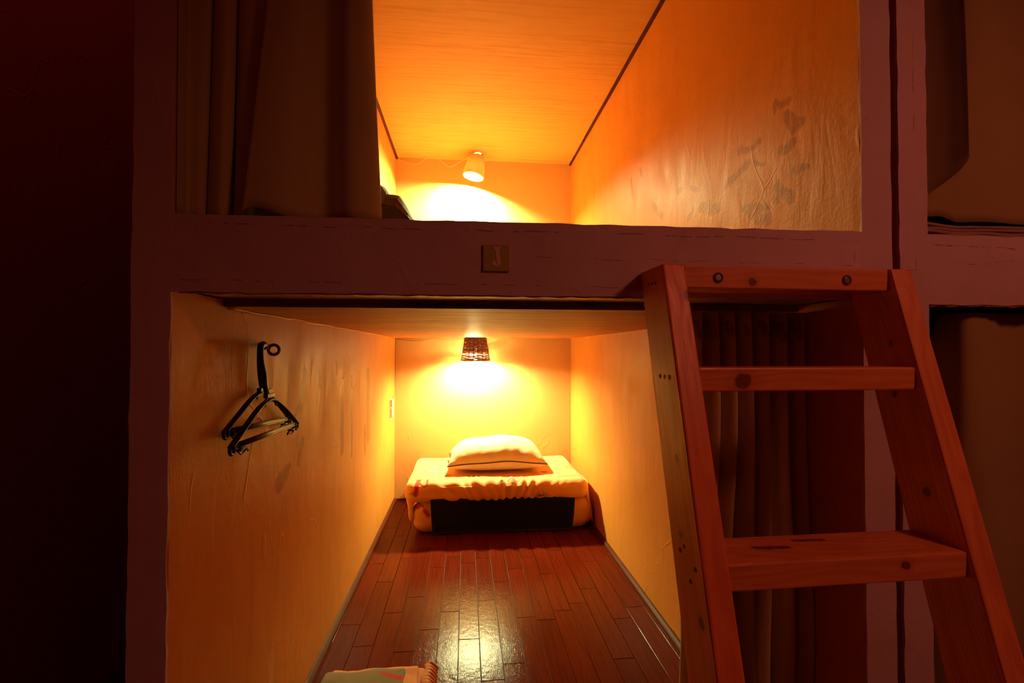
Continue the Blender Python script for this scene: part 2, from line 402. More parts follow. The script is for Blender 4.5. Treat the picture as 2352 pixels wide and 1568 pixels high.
# ---- plank floor of the lower berth
def planks():
    bm = bmesh.new(); x0 = -.018-.0607*7; ends = {}
    given = [(852.1, 1294.9), (879.5, 1336), (899.1, 1406.8), (926.5, 1496), (950, 1370.8), (983.2, 1445.5), (1000.8, 1303.1), (1038, 1277.3), (1032.1, 1404), (1073.2, 1292.5), (1077.1, 1467),
             (1107.6, 1280.4), (1117, 1378.6), (1151.4, 1334.8), (1184.7, 1522.6), (1182.7, 1305.4), (1210.1, 1416.9), (1210.1, 1279.6), (1261, 1316.8), (1270.8, 1263.2), (1294.2, 1400.9),
             (1329.5, 1383.7), (1356.8, 1288.2), (1360.8, 1350.8), (1368.6, 1263.2)]
    for a, b in given:
        p = at(a, b, 'z', 0); ends.setdefault(int((p.x-x0)//.0607), []).append(p.y)
    for c in range(18):
        a = max(XL, x0+c*.0607); b = min(XR, x0+(c+1)*.0607)
        if b-a < .004: continue
        e = sorted(ends.get(c, [])) or [random.uniform(.6, 1.1)]
        while e[0] > .25: e.insert(0, e[0]-random.uniform(.38, .46))
        while e[-1] < YB-.3: e.append(e[-1]+random.uniform(.38, .46))
        e = [.004]+[q for q in e if .05 < q < YB-.05]+[YB]
        for p, q in zip(e, e[1:]):
            g = .0006; z = -.0004*random.random(); t = .0009
            A = [(a+g, p+g), (b-g, p+g), (b-g, q-g), (a+g, q-g)]
            I = [(a+g+t, p+g+t), (b-g-t, p+g+t), (b-g-t, q-g-t), (a+g+t, q-g-t)]
            tilt = random.uniform(-.00025, .00025)
            top = [bm.verts.new((x, y, z+tilt*(1 if i in (1, 2) else -1))) for i, (x, y) in enumerate(I)]
            mid = [bm.verts.new((x, y, z-.0007)) for x, y in A]; low = [bm.verts.new((x, y, -.006)) for x, y in A]
            bm.faces.new(top)
            for i in range(4):
                j = (i+1) % 4; bm.faces.new((top[i], mid[i], mid[j], top[j])); bm.faces.new((mid[i], low[i], low[j], mid[j]))
    return bm
n = NT('laminate_planks'); v = n.obj(); isl = n.new('ShaderNodeNewGeometry').outputs['Random Per Island']
off = n.vm('ADD', v, n.vm('SCALE', (7., 3., 0.), scale=isl))
g = n.noise(n.scaled(n.warp(off, 5, .02), (90, 5, 1)), 1, 5, .6)
wv = n.new('ShaderNodeTexWave', wave_type='RINGS', rings_direction='SPHERICAL'); n.put(wv.inputs['Vector'], n.scaled(n.warp(off, 4, .12), (26, 2.6, 1)))
wv.inputs['Scale'].default_value = .9; wv.inputs['Distortion'].default_value = 4; wv.inputs['Detail'].default_value = 2
f = n.math('ADD', n.math('MULTIPLY', n.rng(g, .35, .7), .5), n.math('MULTIPLY', wv.outputs['Fac'], .14))
c = n.mix(f, (.15, .017, .004), (.07, .007, .002)); c = n.mix(n.math('MULTIPLY', isl, .4), c, (.07, .008, .003))
tex = n.noise(n.scaled(v, (420, 90, 1)), 1, 3, .6); tex2 = n.noise(v, 55, 2)
h = n.math('ADD', n.math('MULTIPLY', tex, .35), n.math('MULTIPLY', tex2, .5))
m_plank = n.fin(c, n.rng(tex, .3, .7, .12, .2), n.bump(h, .75, .0012), .035)
struct(obj('floor_planks', planks(), m_plank))['kind'] = 'structure'
slab('floor_lower', (XL, .004, -.04), (XR, YB, -.0045), m_cement)
# skirting beads
for nm, x, s in (('baseboard_left', XL, 1), ('baseboard_right', XR, -1)):
    bm = bmesh.new(); prf = [(0, 0), (.015, 0), (.015, .004), (.012, .007), (.006, .012), (0, .014)]
    A = [bm.verts.new((x+s*a, .008, b)) for a, b in prf]; B = [bm.verts.new((x+s*a, YB-.001, b)) for a, b in prf]
    bm.faces.new(A); bm.faces.new(B[::-1])
    for i in range(6): bm.faces.new((A[i], B[i], B[(i+1) % 6], A[(i+1) % 6]))
    struct(obj(nm, bm, m_skirt, bevel=.0008))
struct(obj('baseboard_back', box(bmesh.new(), (XL+.015, YB-.008, 0), (XR-.015, YB-.001, .008)), m_skirt))

# ------------------------------------------------------------ lamps
def emit(name, col, s):
    n = NT(name); n.b.inputs['Base Color'].default_value = (0, 0, 0, 1)
    n.b.inputs['Emission Color'].default_value = (*col, 1); n.b.inputs['Emission Strength'].default_value = s; return n.m
def bulb_mesh(r=.02):
    return lathe(bmesh.new(), [(r*.3, .034), (r*.62, .030), (r*.66, .02), (r*.85, .010), (r, -.004), (r*.93, -.014), (r*.7, -.022), (r*.35, -.027), (r*.08, -.0285)], n=16)
def dark_wicker(rt_, rb, h, rows=20, stakes=18):
    bm = bmesh.new()
    R = lambda z: rb+(rt_-rb)*(z/h)
    for k in range(stakes):
        a = k*2*math.pi/stakes+random.uniform(-.03, .03)
        tube(bm, [(R(z)*math.cos(a), R(z)*math.sin(a), z) for z in [h*i/6 for i in range(7)]], .0026, 5, flat_=1.6)
    for j in range(rows):
        z = .006+(h-.012)*(j/(rows-1))**1.0
        
        pass #                             # open bands low on the basket
        rr = (.0036, .0031, .0029, .0034, .0029, .0027, .0034, .0036)[j] if j < 8 else (.0042 if j % 5 else .0036)
        pts = []; M = stakes*6; ph = (j % 2)*math.pi
        for i in range(M):
            a = i*2*math.pi/M
            r = R(z)+.0030*math.sin(a*stakes/2+ph); zz = z+.0012*noise.noise(Vector((math.cos(a)*3, math.sin(a)*3, j*1.7)))
            pts.append((r*math.cos(a), r*math.sin(a), zz))
        tube(bm, pts, rr, 6, closed=True)
    return bm
def rim(r, z, t):
    bm = bmesh.new()
    for q in range(2):
        tube(bm, [((r+t*.5*math.cos(i*.6+q*math.pi))*math.cos(i*2*math.pi/72), (r+t*.5*math.cos(i*.6+q*math.pi))*math.sin(i*2*math.pi/72), z+t*.5*math.sin(i*.6+q*math.pi)) for i in range(72)], t, 6, closed=True)
    return bm
m_wick = flat('dark_brown_wicker', (.14, .035, .014), .45)
m_bulb_low = emit('lit_bulb', LAMP_COL, LOW_POWER); m_bulb_up = emit('lit_bulb_upper', LAMP_COL, UP_POWER)
m_socket = flat('cream_socket', (.7, .6, .45), .5)
LP = Vector((.055, 1.985, .790))
lamp = empty('hanging_lamp', LP, 'dark brown wicker basket lamp glowing under the lower berth ceiling', 'lamp')
HL = .128
obj('lamp_shade', dark_wicker(.055, .077, HL), m_wick, lamp, True)
obj('rim', rim(.0785, .003, .003), m_wick, lamp, True)
bm = lathe(bmesh.new(), [(.004, HL-.001), (.056, HL-.001), (.057, HL-.004), (.056, HL-.006), (.004, HL-.006)], n=40)
obj('lamp_cap', bm, m_wick, lamp, True)
obj('bulb', bulb_mesh(.021), m_bulb_low, lamp, True, loc=(-.012, 0, .034))
obj('socket', lathe(bmesh.new(), [(.014, 0), (.014, .03), (.011, .042), (.004, .044), (.004, .056)]), m_socket, lamp, True, loc=(-.012, 0, .069))
m_wire = flat('thin_brown_wire', (.25, .13, .07), .6)
wp = [at(905, 777, 'y', 2.094), at(940, 782, 'y', 2.094), at(965, 782, 'y', 2.094), at(995, 776.5, 'y', 2.09), at(1025, 780, 'y', 2.06), at(1060, 779, 'y', 2.0), LP+Vector((-.045, 0, HL-.002))]
o = obj('cord', tube(bmesh.new(), [p-LP for p in smooth_path(wp, 8)], .0011, 6), m_wire, lamp, True)
wp = [at(905, 777, 'y', 2.094), at(907, 830, 'y', 2.092), at(905, 885, 'y', 2.09), at(906.5, 900, 'y', 2.09), at(903, 914, 'y', 2.02), at(902, 921, 'y', 1.95)]
wp = [Vector((max(p.x, XL+.003), p.y, p.z)) for p in wp]
obj('cord', tube(bmesh.new(), [p-LP for p in smooth_path(wp, 8)], .0012, 6), m_wire, lamp, True)
# upper lamp: pale coiled shade, hanging askew
n = NT('pale_coiled_wicker'); v = n.obj(); f = n.noise(v, 120, 3)
c = n.mix(f, (.55, .28, .12), (.72, .38, .17)); n.fin(c, .6, n.bump(f, .3, .002), .3)
tr = n.new('ShaderNodeBsdfTranslucent'); n.put(tr.inputs[0], c); mx = n.new('ShaderNodeMixShader'); mx.inputs[0].default_value = .3
n.t.links.new(n.b.outputs[0], mx.inputs[1]); n.t.links.new(tr.outputs[0], mx.inputs[2]); n.t.links.new(mx.outputs[0], n.out.inputs[0]); m_pale = n.m
UP = Vector((.062, 2.000, 1.934))
ul = empty('hanging_lamp', UP, 'pale coiled wicker lamp hanging askew from the upper berth ceiling', 'lamp')
til = Matrix.Rotation(math.radians(11), 4, 'Y') @ Matrix.Rotation(math.radians(-4), 4, 'X')
prof = [(.024, -.002), (.034, -.004), (.0405, -.012), (.043, -.024), (.0475, -.05), (.052, -.078), (.056, -.104), (.058, -.120)]
bm = bmesh.new(); P = smooth_path([(r, 0, z) for r, z in prof], 60); tot = 0; rings = []; last = None; acc = 1
for p in P:
    if last is not None: acc += (p-last).length
    if acc >= .0082 or last is None: rings.append(p.copy()); acc = 0
    last = p
for p in rings: tube(bm, [(p.x*math.cos(i*math.pi/24), p.x*math.sin(i*math.pi/24), p.z) for i in range(48)], .0047, 8, closed=True)
for A, B in zip(P, P[1:]):      # thin inner skin between the coils
    pass
sh = obj('lamp_shade', bm, m_pale, ul, True); sh.matrix_local = til
b = obj('bulb', bulb_mesh(.021), m_bulb_up, ul, True); b.matrix_local = til @ Matrix.Translation((0, 0, -.082))
b = obj('socket', lathe(bmesh.new(), [(.014, 0), (.014, .03), (.011, .042), (.004, .046)]), m_socket, ul, True); b.matrix_local = til @ Matrix.Translation((0, 0, -.05))
bm = bmesh.new(); tube(bm, [(-.006, 0, -.004), (-.006, 0, .019)], .0022, 8); tube(bm, [(.004, 0, .004), (.018, 0, .012), (.022, 0, .012)], .003, 8); tube(bm, [(.004, 0, -.002), (.004, 0, .019)], .003, 8)
obj('ceiling_hook', bm, m_socket, ul, True)
obj('screw_head', tube(bmesh.new(), [(.022, 0, .004), (.024, 0, .019)], .0038, 10), m_redtrim, ul, True)
wp = [at(912, 363, 'y', 2.095), at(935, 374, 'y', 2.09), at(962, 376, 'y', 2.08), at(990, 356, 'y', 2.06), at(1013, 370, 'y', 2.04), at(1034, 383, 'y', 2.02), at(1052, 374, 'y', 2.0), at(1076, 361, 'y', 1.955)]
obj('cord', tube(bmesh.new(), [Vector((p.x, p.y, min(p.z, ZU-.0016)))-UP for p in smooth_path(wp, 8)], .0012, 6), m_socket, ul, True)

# ------------------------------------------------------------ switch in the back corner
m_sw = flat('aged_cream_plastic', (.62, .42, .26), .45)
sw = empty('wall_switch', (XL, 1.93, .535), 'small two-piece switch box on the left wall by the back corner', 'switch')
obj('switch_plate', box(bmesh.new(), (0, -.03, -.062), (.003, .05, .052)), m_sw, sw, bevel=.001)
obj('switch_box', box(bmesh.new(), (.003, -.02, .012), (.014, .045, .049)), m_sw, sw, bevel=.002)
obj('socket_box', box(bmesh.new(), (.003, -.02, -.046), (.013, .045, .007)), m_sw, sw, bevel=.002)

# ------------------------------------------------------------ folded mattress and pillow
def marks():
    y = 1.53; F = lambda a, b: at(a, b, 'y', y); T = lambda a, b: at(a, b, 'z', .24)
    def q(pts, r, k):
        g = F if k == 'f' else T
        return [(g(*a), g(*b), r, k) for a, b in zip(pts, pts[1:])]
    flam = q([(957, 1115), (955, 1136)], .010, 'f') + q([(954, 1114), (960, 1111), (967, 1116), (974, 1119), (981, 1115), (980, 1110), (976, 1109)], .0030, 'f')
    flam += q([(975, 1176), (983, 1186)], .010, 'f') + q([(972, 1168), (965, 1165), (958, 1173), (951, 1170), (952, 1166), (957, 1165)], .0030, 'f')
    flam += q([(1026, 1092), (1034, 1091)], .007, 't') + q([(1248, 1084), (1252, 1085)], .012, 't')
    dark = q([(974, 1110), (977, 1109)], .0026, 'f') + q([(955, 1166), (958, 1165)], .0026, 'f') + q([(950, 1131), (941, 1135)], .0014, 'f') + q([(951, 1133), (946, 1139)], .0014, 'f')
    dark += q([(984, 1176), (988, 1175)], .0014, 'f') + q([(994, 1084), (996, 1084)], .004, 't') + q([(1150, 1106), (1154, 1105)], .004, 't')
    green = []
    for cx, cy in ((1243, 1135), (1362, 1205)):
        for a in range(0, 181, 20):
            ra = math.radians(a+8); green += q([(cx, cy+4), (cx+19*math.cos(ra), cy+4-13*math.sin(ra))], .0015, 'f')
    for cx, cy in ((1006, 1057), (1312, 1074), (1320, 1070), (1088, 1096)):
        for k in range(5): green += q([(cx-10+k*5, cy+2), (cx-12+k*6, cy-3+(k % 2)*5)], .0045, 't')
        green += q([(cx-12, cy), (cx+12, cy+1)], .0030, 't')
    mag = []
    for p0, p1, r in (((1168, 1103), (1180, 1101), .009), ((1180, 1103), (1194, 1102), .006), ((1255, 1063), (1262, 1063), .011), ((1273, 1061), (1277, 1059), .007), ((962, 1049), (968, 1047), .010), ((1308, 1052), (1310, 1052), .008)): mag += q([p0, p1], r, 't')
    white = q([(993, 1084), (997, 1084)], .010, 't') + q([(1276, 1049), (1278, 1049)], .009, 't')
    return [((.50, .01, .005), flam, .95), ((.9, .9, .9), white, .8), ((.03, .02, .03), dark, .9), ((.03, .16, .02), green, .9), ((.7, .06, .30), mag, .85)]
m_sheet = cloth('patterned_sheet', (.90, .45, .16), .8, .25, scale=10, painted=True)
m_sheet_low = m_sheet
m_blk = cloth('black_mattress_fabric', (.006, .005, .006), .95, .2)
def wr(p, nn):
    x, y, z = p; d = 0
    if nn.y < -.2 or (nn.z > .3 and y < 1.60):
        m = math.exp(-((x-.19)/.17)**2); s = (z-.15)/.09
        fx = (x-.19)/(1+.35*(s-1))*1.0
        d += m*.015*(abs(math.sin(fx*62+2.1*noise.noise(Vector((x*11, 0, 3)))))**1.6-.45)*(0.35+.65*max(0, min(1, s)))
        d += .006*noise.noise(Vector((x*9, 4, z*14)))
        d += .004*math.exp(-((x+.05)/.14)**2)*math.sin(z*70+x*60)
    d += .005*noise.noise(Vector((x*5, y*5, z*6+9)))
    v = nn*d
    if nn.z > .5: v.z += .004*noise.noise(Vector((x*7, y*7, 2)))-.010*math.exp(-((x-.17)/.2)**2-((y-1.8)/.16)**2)
    if z < .19 and nn.y < 0: v.y -= .010*min(1, (.19-z)/.04)*(.5+.5*noise.noise(Vector((x*4, 1, 1))))
    return v
mat_ = empty('folded_mattress', (.16, 1.8, 0), 'folded mattress in a flamingo print sheet against the back wall', 'mattress')
def rel(bm, o):
    for v_ in bm.verts: v_.co -= Vector(o)
    return bm
# objects keep their world coordinates in the shader, so the parts sit at the origin of the room
def worldpart(name, bm, m, parent):
    o = obj(name, bm, m, None, True); o.parent = parent; o.matrix_parent_inverse = Matrix.Translation(-parent.location); return o
def paint(o, sets):
    """the print of the fabric: motifs stored as a colour attribute of the cloth"""
    me = o.data; ca = me.color_attributes.new('print', 'FLOAT_COLOR', 'POINT')
    caps = []
    for col, lst, am in sets:
        for a, b, r, k in lst:
            ix = (0, 2) if k == 'f' else (0, 1); caps.append((col, am, k, (a[ix[0]], a[ix[1]]), (b[ix[0]], b[ix[1]]), r))
    for i, v_ in enumerate(me.vertices):
        x, y, z = v_.co; res = (0, 0, 0, 0); f_ok = y < 1.60; t_ok = z > .218
        for col, am, k, a, b, r in caps:
            if (k == 'f' and not f_ok) or (k == 't' and not t_ok): continue
            px, py = (x, z) if k == 'f' else (x, y)
            if abs(px-a[0]) > .1 or abs(py-a[1]) > .14: continue
            bx, by = b[0]-a[0], b[1]-a[1]; h = max(0, min(1, ((px-a[0])*bx+(py-a[1])*by)/max(1e-9, bx*bx+by*by)))
            d = math.hypot(px-a[0]-bx*h, py-a[1]-by*h); al = max(0, min(1, (r*1.25-d)/(r*.5)))*am
            if al > res[3] or (al > .4 and col[0] < .05): res = (*col, al)
        ca.data[i].color = res
ms = marks()
paint(worldpart('upper_layer', soft_box(bmesh.new(), (.152, 1.805, .197), (.425, .275, .047), .038, .0036, wr), m_sheet, mat_), ms)
def wr2(p, nn):
    x, y, z = p
    b = .014*math.sin(max(0, min(1, z/.155))*math.pi)
    v = Vector((nn.x*b*1.3, min(0, nn.y)*b*.7, 0)) + nn*(.006*noise.noise(Vector((x*8, y*8, z*11+4))))
    v += Vector((nn.x, 0, 0))*(.006*math.sin(z*75))*(.6 if x < 0 else .3)
    v.z = max(v.z, .0005-z)
    if x > .5: v.x += .02*max(0, nn.x)*(1-z/.16)
    return v
paint(worldpart('lower_layer', soft_box(bmesh.new(), (.178, 1.822, .079), (.405, .262, .078), .05, .0045, wr2), m_sheet, mat_), ms)
bm = bmesh.new(); nx, nz = 40, 12; g = []
for j in range(nz+1):
    row = []
    for i in range(nx+1):
        u = i/nx; z = .003+(.168-.003)*j/nz; x0 = -.148-.01*j/nz; x1 = .500+.012*j/nz
        x = x0+(x1-x0)*u; t = j/nz
        y = 1.541-.012*math.sin(t*math.pi*.9)+.022*(1-t)**6+.002*noise.noise(Vector((x*5, z*9, 0)))
        row.append(bm.verts.new((x, y, z+.003*math.sin(u*3)*(t > .9))))
    g.append(row)
for j in range(nz):
    for i in range(nx): bm.faces.new((g[j][i], g[j][i+1], g[j+1][i+1], g[j+1][i]))
o = worldpart('underside_panel', bm, m_blk, mat_); solid(o, .003); o['label'] = 'plain black underside of the folded mattress'
# loose sheet corner hanging at the left
bm = bmesh.new(); drape(bm, [(-.245, 1.60), (-.272, 1.575), (-.262, 1.55), (-.235, 1.545)], [(-.25, 1.62), (-.262, 1.60), (-.256, 1.575), (-.242, 1.575)], .19, lambda u: .075+.02*math.sin(u*5), 14, 5, .006)
o = worldpart('sheet_corner', bm, m_sheet, mat_); solid(o, .002); paint(o, [])
bm = bmesh.new(); drape(bm, [(.57, 1.58), (.590, 1.60), (.596, 1.68), (.594, 1.76)], [(.60, 1.57), (.6125, 1.60), (.6135, 1.68), (.6125, 1.78)], .205, lambda u: .03, 14, 5, .0015)
o = worldpart('sheet_corner', bm, m_sheet, mat_); solid(o, .002); paint(o, [])

m_pillow = cloth('white_pillowcase', (.85, .60, .34), .85, .3, scale=12)
m_pipe = flat('navy_piping', (.012, .012, .03), .6)
PC = Vector((.158, 1.822, .241)); PA, PB = .245, .160
pil = empty('pillow', PC, 'white pillow with navy piping on top of the folded mattress', 'pillow')
def outline(u, v):   # u,v in -1..1
    x = u*PA*(1-.07*(1-abs(v)**2)*abs(u)**6+0.0); y = v*PB*(1-.10*abs(u)**4*(1-0))
    x = PA*u*(1-.05*(1-v*v)); y = PB*v*(1-.06*(1-u*u))*(1-.05*u*u)
    return x, y
def seam(x, y): return .050+.004*math.sin(x*13+.9)+.004*math.sin(x*30)*.4-.004*(abs(x)/PA)**4+.006*(1-(x/PA)**2)
bm = bmesh.new(); NU, NV = 90, 60; up_, dn_ = {}, {}
for i in range(NU+1):
    for j in range(NV+1):
        u = -1+2*i/NU; v = -1+2*j/NV; x, y = outline(u, v); s0 = seam(x, y)
        e = max(0, (1-abs(u)**2.6))*max(0, (1-abs(v)**2.6)); hU = .098*max(0, 1-abs(u)**4.6)**.55*max(0, 1-abs(v)**2.4)**.5; hD = .052*e**.33
        edge = 1-min(1, e*2.2)
        wrk = .005*edge*math.sin(x*95+3*noise.noise(Vector((x*9, y*9, 0))))*(1 if abs(v) > abs(u) else 0)*(e > 0)+.005*noise.noise(Vector((x*11, y*11, 3)))*min(1, e*3)
        if e == 0:
            up_[i, j] = dn_[i, j] = bm.verts.new((x, y, s0))
        else:
            up_[i, j] = bm.verts.new((x, y, s0+hU+wrk)); dn_[i, j] = bm.verts.new((x, y, max(.001, s0-hD*(s0/.052)*.98)))
for i in range(NU):
    for j in range(NV):
        bm.faces.new((up_[i, j], up_[i+1, j], up_[i+1, j+1], up_[i, j+1]))
        try: bm.faces.new((dn_[i, j], dn_[i, j+1], dn_[i+1, j+1], dn_[i+1, j]))
        except ValueError: pass
obj('pillowcase', bm, m_pillow, pil, True)
pts = []
for (a, b_) in [((-1, -1), (1, -1)), ((1, -1), (1, 1)), ((1, 1), (-1, 1)), ((-1, 1), (-1, -1))]:
    for k in range(40):
        u = a[0]+(b_[0]-a[0])*k/40; v = a[1]+(b_[1]-a[1])*k/40; x, y = outline(u, v); pts.append((x*1.006, y*1.006, seam(x, y)))
obj('piping', tube(bmesh.new(), pts, .0022, 6, closed=True), m_pipe, pil, True)

# unseen bedding added in the upper berth to bounce lamp light onto the ceiling
um = empty('folded_mattress', (.13, 1.79, ZT), 'unseen pale folded mattress added under the upper lamp to bounce its light', 'mattress')
m_bounce_sheet = cloth('bounce_sheet', (.86, .62, .30), .85, .25)
worldpart('lower_layer', soft_box(bmesh.new(), (.13, 1.79, ZT+.071), (.43, .28, .070), .045, .012), m_bounce_sheet, um)
worldpart('upper_layer', soft_box(bmesh.new(), (.13, 1.79, ZT+.183), (.42, .275, .042), .036, .012), m_bounce_sheet, um)

up_pil = pil.copy(); C.objects.link(up_pil); up_pil.location = (.145, 1.84, ZT+.227)
up_pil['label'] = 'unseen white pillow added on the upper mattress to bounce lamp light'
for ch in [c_ for c_ in C.objects if c_.parent == pil]:
    cc = ch.copy(); C.objects.link(cc); cc.parent = up_pil

# ------------------------------------------------------------ hangers and their hook
m_hook = flat('brown_metal', (.16, .06, .035), .4)
hk = empty('wall_hook', at(606, 796, 'x', XL), 'brown ring hook screwed into the left wall of the lower berth', 'hook')
H0 = hk.location
bm = bmesh.new(); rc = at(629, 803, 'x', -.372)-H0; to = (CAM-(H0+rc)).normalized(); a1 = to.cross(Vector((0, 0, 1))).normalized(); a2 = a1.cross(to)
tube(bm, [rc+(a1*math.cos(t)+a2*math.sin(t))*.0095 for t in [i*math.pi/16 for i in range(32)]], .0034, 8, closed=True, flat_=.7)
obj('ring', bm, m_hook, hk, True)
bm = tube(bmesh.new(), smooth_path([(0.0, 0, .0), (.012, .002, .001), rc+a1*(.0095 if a1.y < 0 else -.0095)], 5), .0028, 8)
tube(bm, [(0, 0, 0), (.003, 0, 0)], .006, 12)
obj('shank', bm, m_hook, hk, True)
def hanger(X0, X1, P, label, stemtop, group):
    """P: photo positions of apex, left end, right end, on a plane leaning from X0 (top) to X1 (bottom)"""
    zt = stemtop
    def q(px, py):
        x = X0
        for _ in range(4):
            p = at(px, py, 'x', x); x = X0+(X1-X0)*max(0, min(1, (.857-p.z)/.17))
        return at(px, py, 'x', x)
    base = q(*P['stem'][0]); e = empty('clothes_hanger', base, label, 'hanger', group)
    L = lambda pts: [q(*a)-base for a in pts]
    nrm = Vector((1, 0, 0))
    obj('hook', tube(bmesh.new(), smooth_path(L(P['stem']), 6), .0042, 8, upv=nrm, flat_=1.5), m_black, e, True)
    ap, le, ri = P['apex'], P['left'], P['right']
    bm = bmesh.new()
    la = L([le, (le[0]+(ap[0]-le[0])*.35, le[1]+(ap[1]-le[1])*.42), (le[0]+(ap[0]-le[0])*.72, le[1]+(ap[1]-le[1])*.84), ap, (ri[0]+(ap[0]-ri[0])*.62, ri[1]+(ap[1]-ri[1])*.76), (ri[0]+(ap[0]-ri[0])*.2, ri[1]+(ap[1]-ri[1])*.28), ri])
    path = smooth_path(la, 7)
    for s in (-.0022, .0022): tube(bm, [p+Vector((s*1.4, 0, 0)) for p in path], .0022, 7, upv=nrm, flat_=.9)
    tube(bm, path, .0014, 6, upv=nrm, flat_=3.0)
    obj('shoulder_bar', bm, m_black, e, True)
    a, b_ = L([le, ri]); bm = bmesh.new()
    d = (b_-a)
    for s in (-.003, .003): tube(bm, [a+Vector((0, 0, s)), b_+Vector((0, 0, s))], .0018, 7, upv=nrm)
    tube(bm, [a, b_], .0012, 6, upv=nrm, flat_=2.6)
    obj('trouser_bar', bm, m_black, e, True)
    for c_, s in ((a, 1), (b_, -1)):          # rounded end loops
        bm = bmesh.new(); cc = c_+Vector((0, s*.004, -.004)); tube(bm, [cc+Vector((0, .0075*math.cos(t), .0075*math.sin(t))) for t in [i*math.pi/10 for i in range(20)]], .0028, 7, closed=True)
        obj('end_loop', bm, m_black, e, True)
    for c_, s in ((a, 1), (b_, -1)):
        bm = bmesh.new(); o0 = c_+Vector((.001, s*.018, -.008)); dd = d.normalized()*s
        box_pts = [o0, o0+dd*.030]; tube(bm, box_pts, .0028, 6, upv=nrm, flat_=.8)
        tube(bm, smooth_path([o0+dd*.004+Vector((0, 0, -.002)), o0+dd*.014+Vector((0, 0, -.008)), o0+dd*.024+Vector((0, 0, -.006)), o0+dd*.034+Vector((0, 0, -.003)), o0+dd*.038+Vector((0, 0, -.007))], 4), .0017, 6)
        tube(bm, [o0+dd*.01+Vector((0, 0, .005)), o0+dd*.01+Vector((0, 0, -.004))], .002, 6)
        obj('clip', bm, m_black, e, True)
    nk = L([P['neck']])[0]; bm = bmesh.new()
    box(bm, nk+Vector((-.004, -.018, -.004)), nk+Vector((.004, .016, .003))); box(bm, nk+Vector((-.003, -.010, .003)), nk+Vector((.003, .008, .012)))
    tube(bm, [nk+Vector((0, -.016, -.004)), L([(ap[0]-14, ap[1]+16)])[0]], .002, 6); tube(bm, [nk+Vector((0, .015, -.004)), L([(ap[0]+12, ap[1]+14)])[0]], .002, 6)
    obj('neck', bm, m_black, e, bevel=.0008)
    return e
hanger(-.372, -.352, dict(stem=[(611, 801), (610, 794), (605, 791), (600, 798), (601, 830), (607, 860), (609, 885), (613, 900), (619, 907)], apex=(623, 917), left=(530, 1028), right=(682, 972), neck=(619, 907)),
       'front black plastic clothes hanger hanging on the left wall', .857, 'black hangers on the wall hook')
hanger(-.388, -.388, dict(stem=[(609, 797), (603, 792), (597, 796), (596, 830), (597, 855), (600, 880), (603, 892)], apex=(604, 900), left=(516, 992), right=(665, 961), neck=(604, 893)),
       'rear black plastic clothes hanger, closer to the left wall', .857, 'black hangers on the wall hook')

# ------------------------------------------------------------ letter tile
n = NT('olive_glazed_tile'); v = n.obj(); m_tile = n.fin(n.mix(n.noise(v, 60, 3), (.40, .30, .07), (.46, .36, .09)), .25, None, .6)
m_letter = flat('pale_letter', (.70, .52, .42), .4)
tl = empty('letter_tile', (.044, -.0005, .982), 'small square olive tile with the letter J on the pink beam', 'sign')
obj('tile', box(bmesh.new(), (-.0197, -.0030, -.0197), (.0197, 0, .0197)), m_tile, tl, bevel=.0014)
J = [(795, 425), (950, 425), (1120, 395), (1085, 455), (1048, 500), (1040, 600), (1060, 800), (1083, 960), (1078, 1030), (1040, 1090), (985, 1126), (925, 1138), (860, 1115), (805, 1070), (783, 1005), (800, 955), (850, 935), (900, 955), (920, 1010), (908, 1060), (930, 1088), (957, 1060), (955, 960), (925, 760), (905, 580), (880, 535), (840, 480)]
bm = bmesh.new(); s = 4.0e-5
A = [bm.verts.new(((x-937)*s, -.0034, -(y-820)*s)) for x, y in J]; B = [bm.verts.new(((x-937)*s, -.0025, -(y-820)*s)) for x, y in J]
fa = bm.faces.new(A); fa.normal_update()
for i in range(len(J)): bm.faces.new((A[i], A[(i+1) % len(J)], B[(i+1) % len(J)], B[i]))
bmesh.ops.triangulate(bm, faces=[fa])
o = obj('letter', bm, m_letter, tl); o['label'] = 'pale serif letter J'

# ------------------------------------------------------------ ladder
K = 1.0345                                    # keeps the stringers against the beam
LP0 = CAM+(Vector((.2515, -.1, .1115+.849))-CAM)*K
psi, th, t_, W_, D_ = .0207, .2749, .0303*K, .2949*K, .0735*K
ax = Vector((math.cos(psi), math.sin(psi), 0)); nh = Vector((math.sin(psi), -math.cos(psi), 0))
dn = Vector((0, 0, -math.cos(th)))+nh*math.sin(th); bk = -nh*math.cos(th)-Vector((0, 0, math.sin(th)))
lad = empty('ladder', (LP0.x+.2, LP0.y-.25, FL), 'varnished pine ladder leaning against the beam of the berth', 'ladder')
def frame_obj(name, org, X, Y, Z, bm, m, bevel=.0025):
    """mesh built in a local frame (grain along local X)"""
    o = obj(name, bm, m, None, bevel=bevel)
    M = Matrix(((X.x, Y.x, Z.x, org.x), (X.y, Y.y, Z.y, org.y), (X.z, Y.z, Z.z, org.z), (0, 0, 0, 1)))
    o.parent = lad; o.matrix_local = Matrix.Translation(-lad.location) @ M
    return o
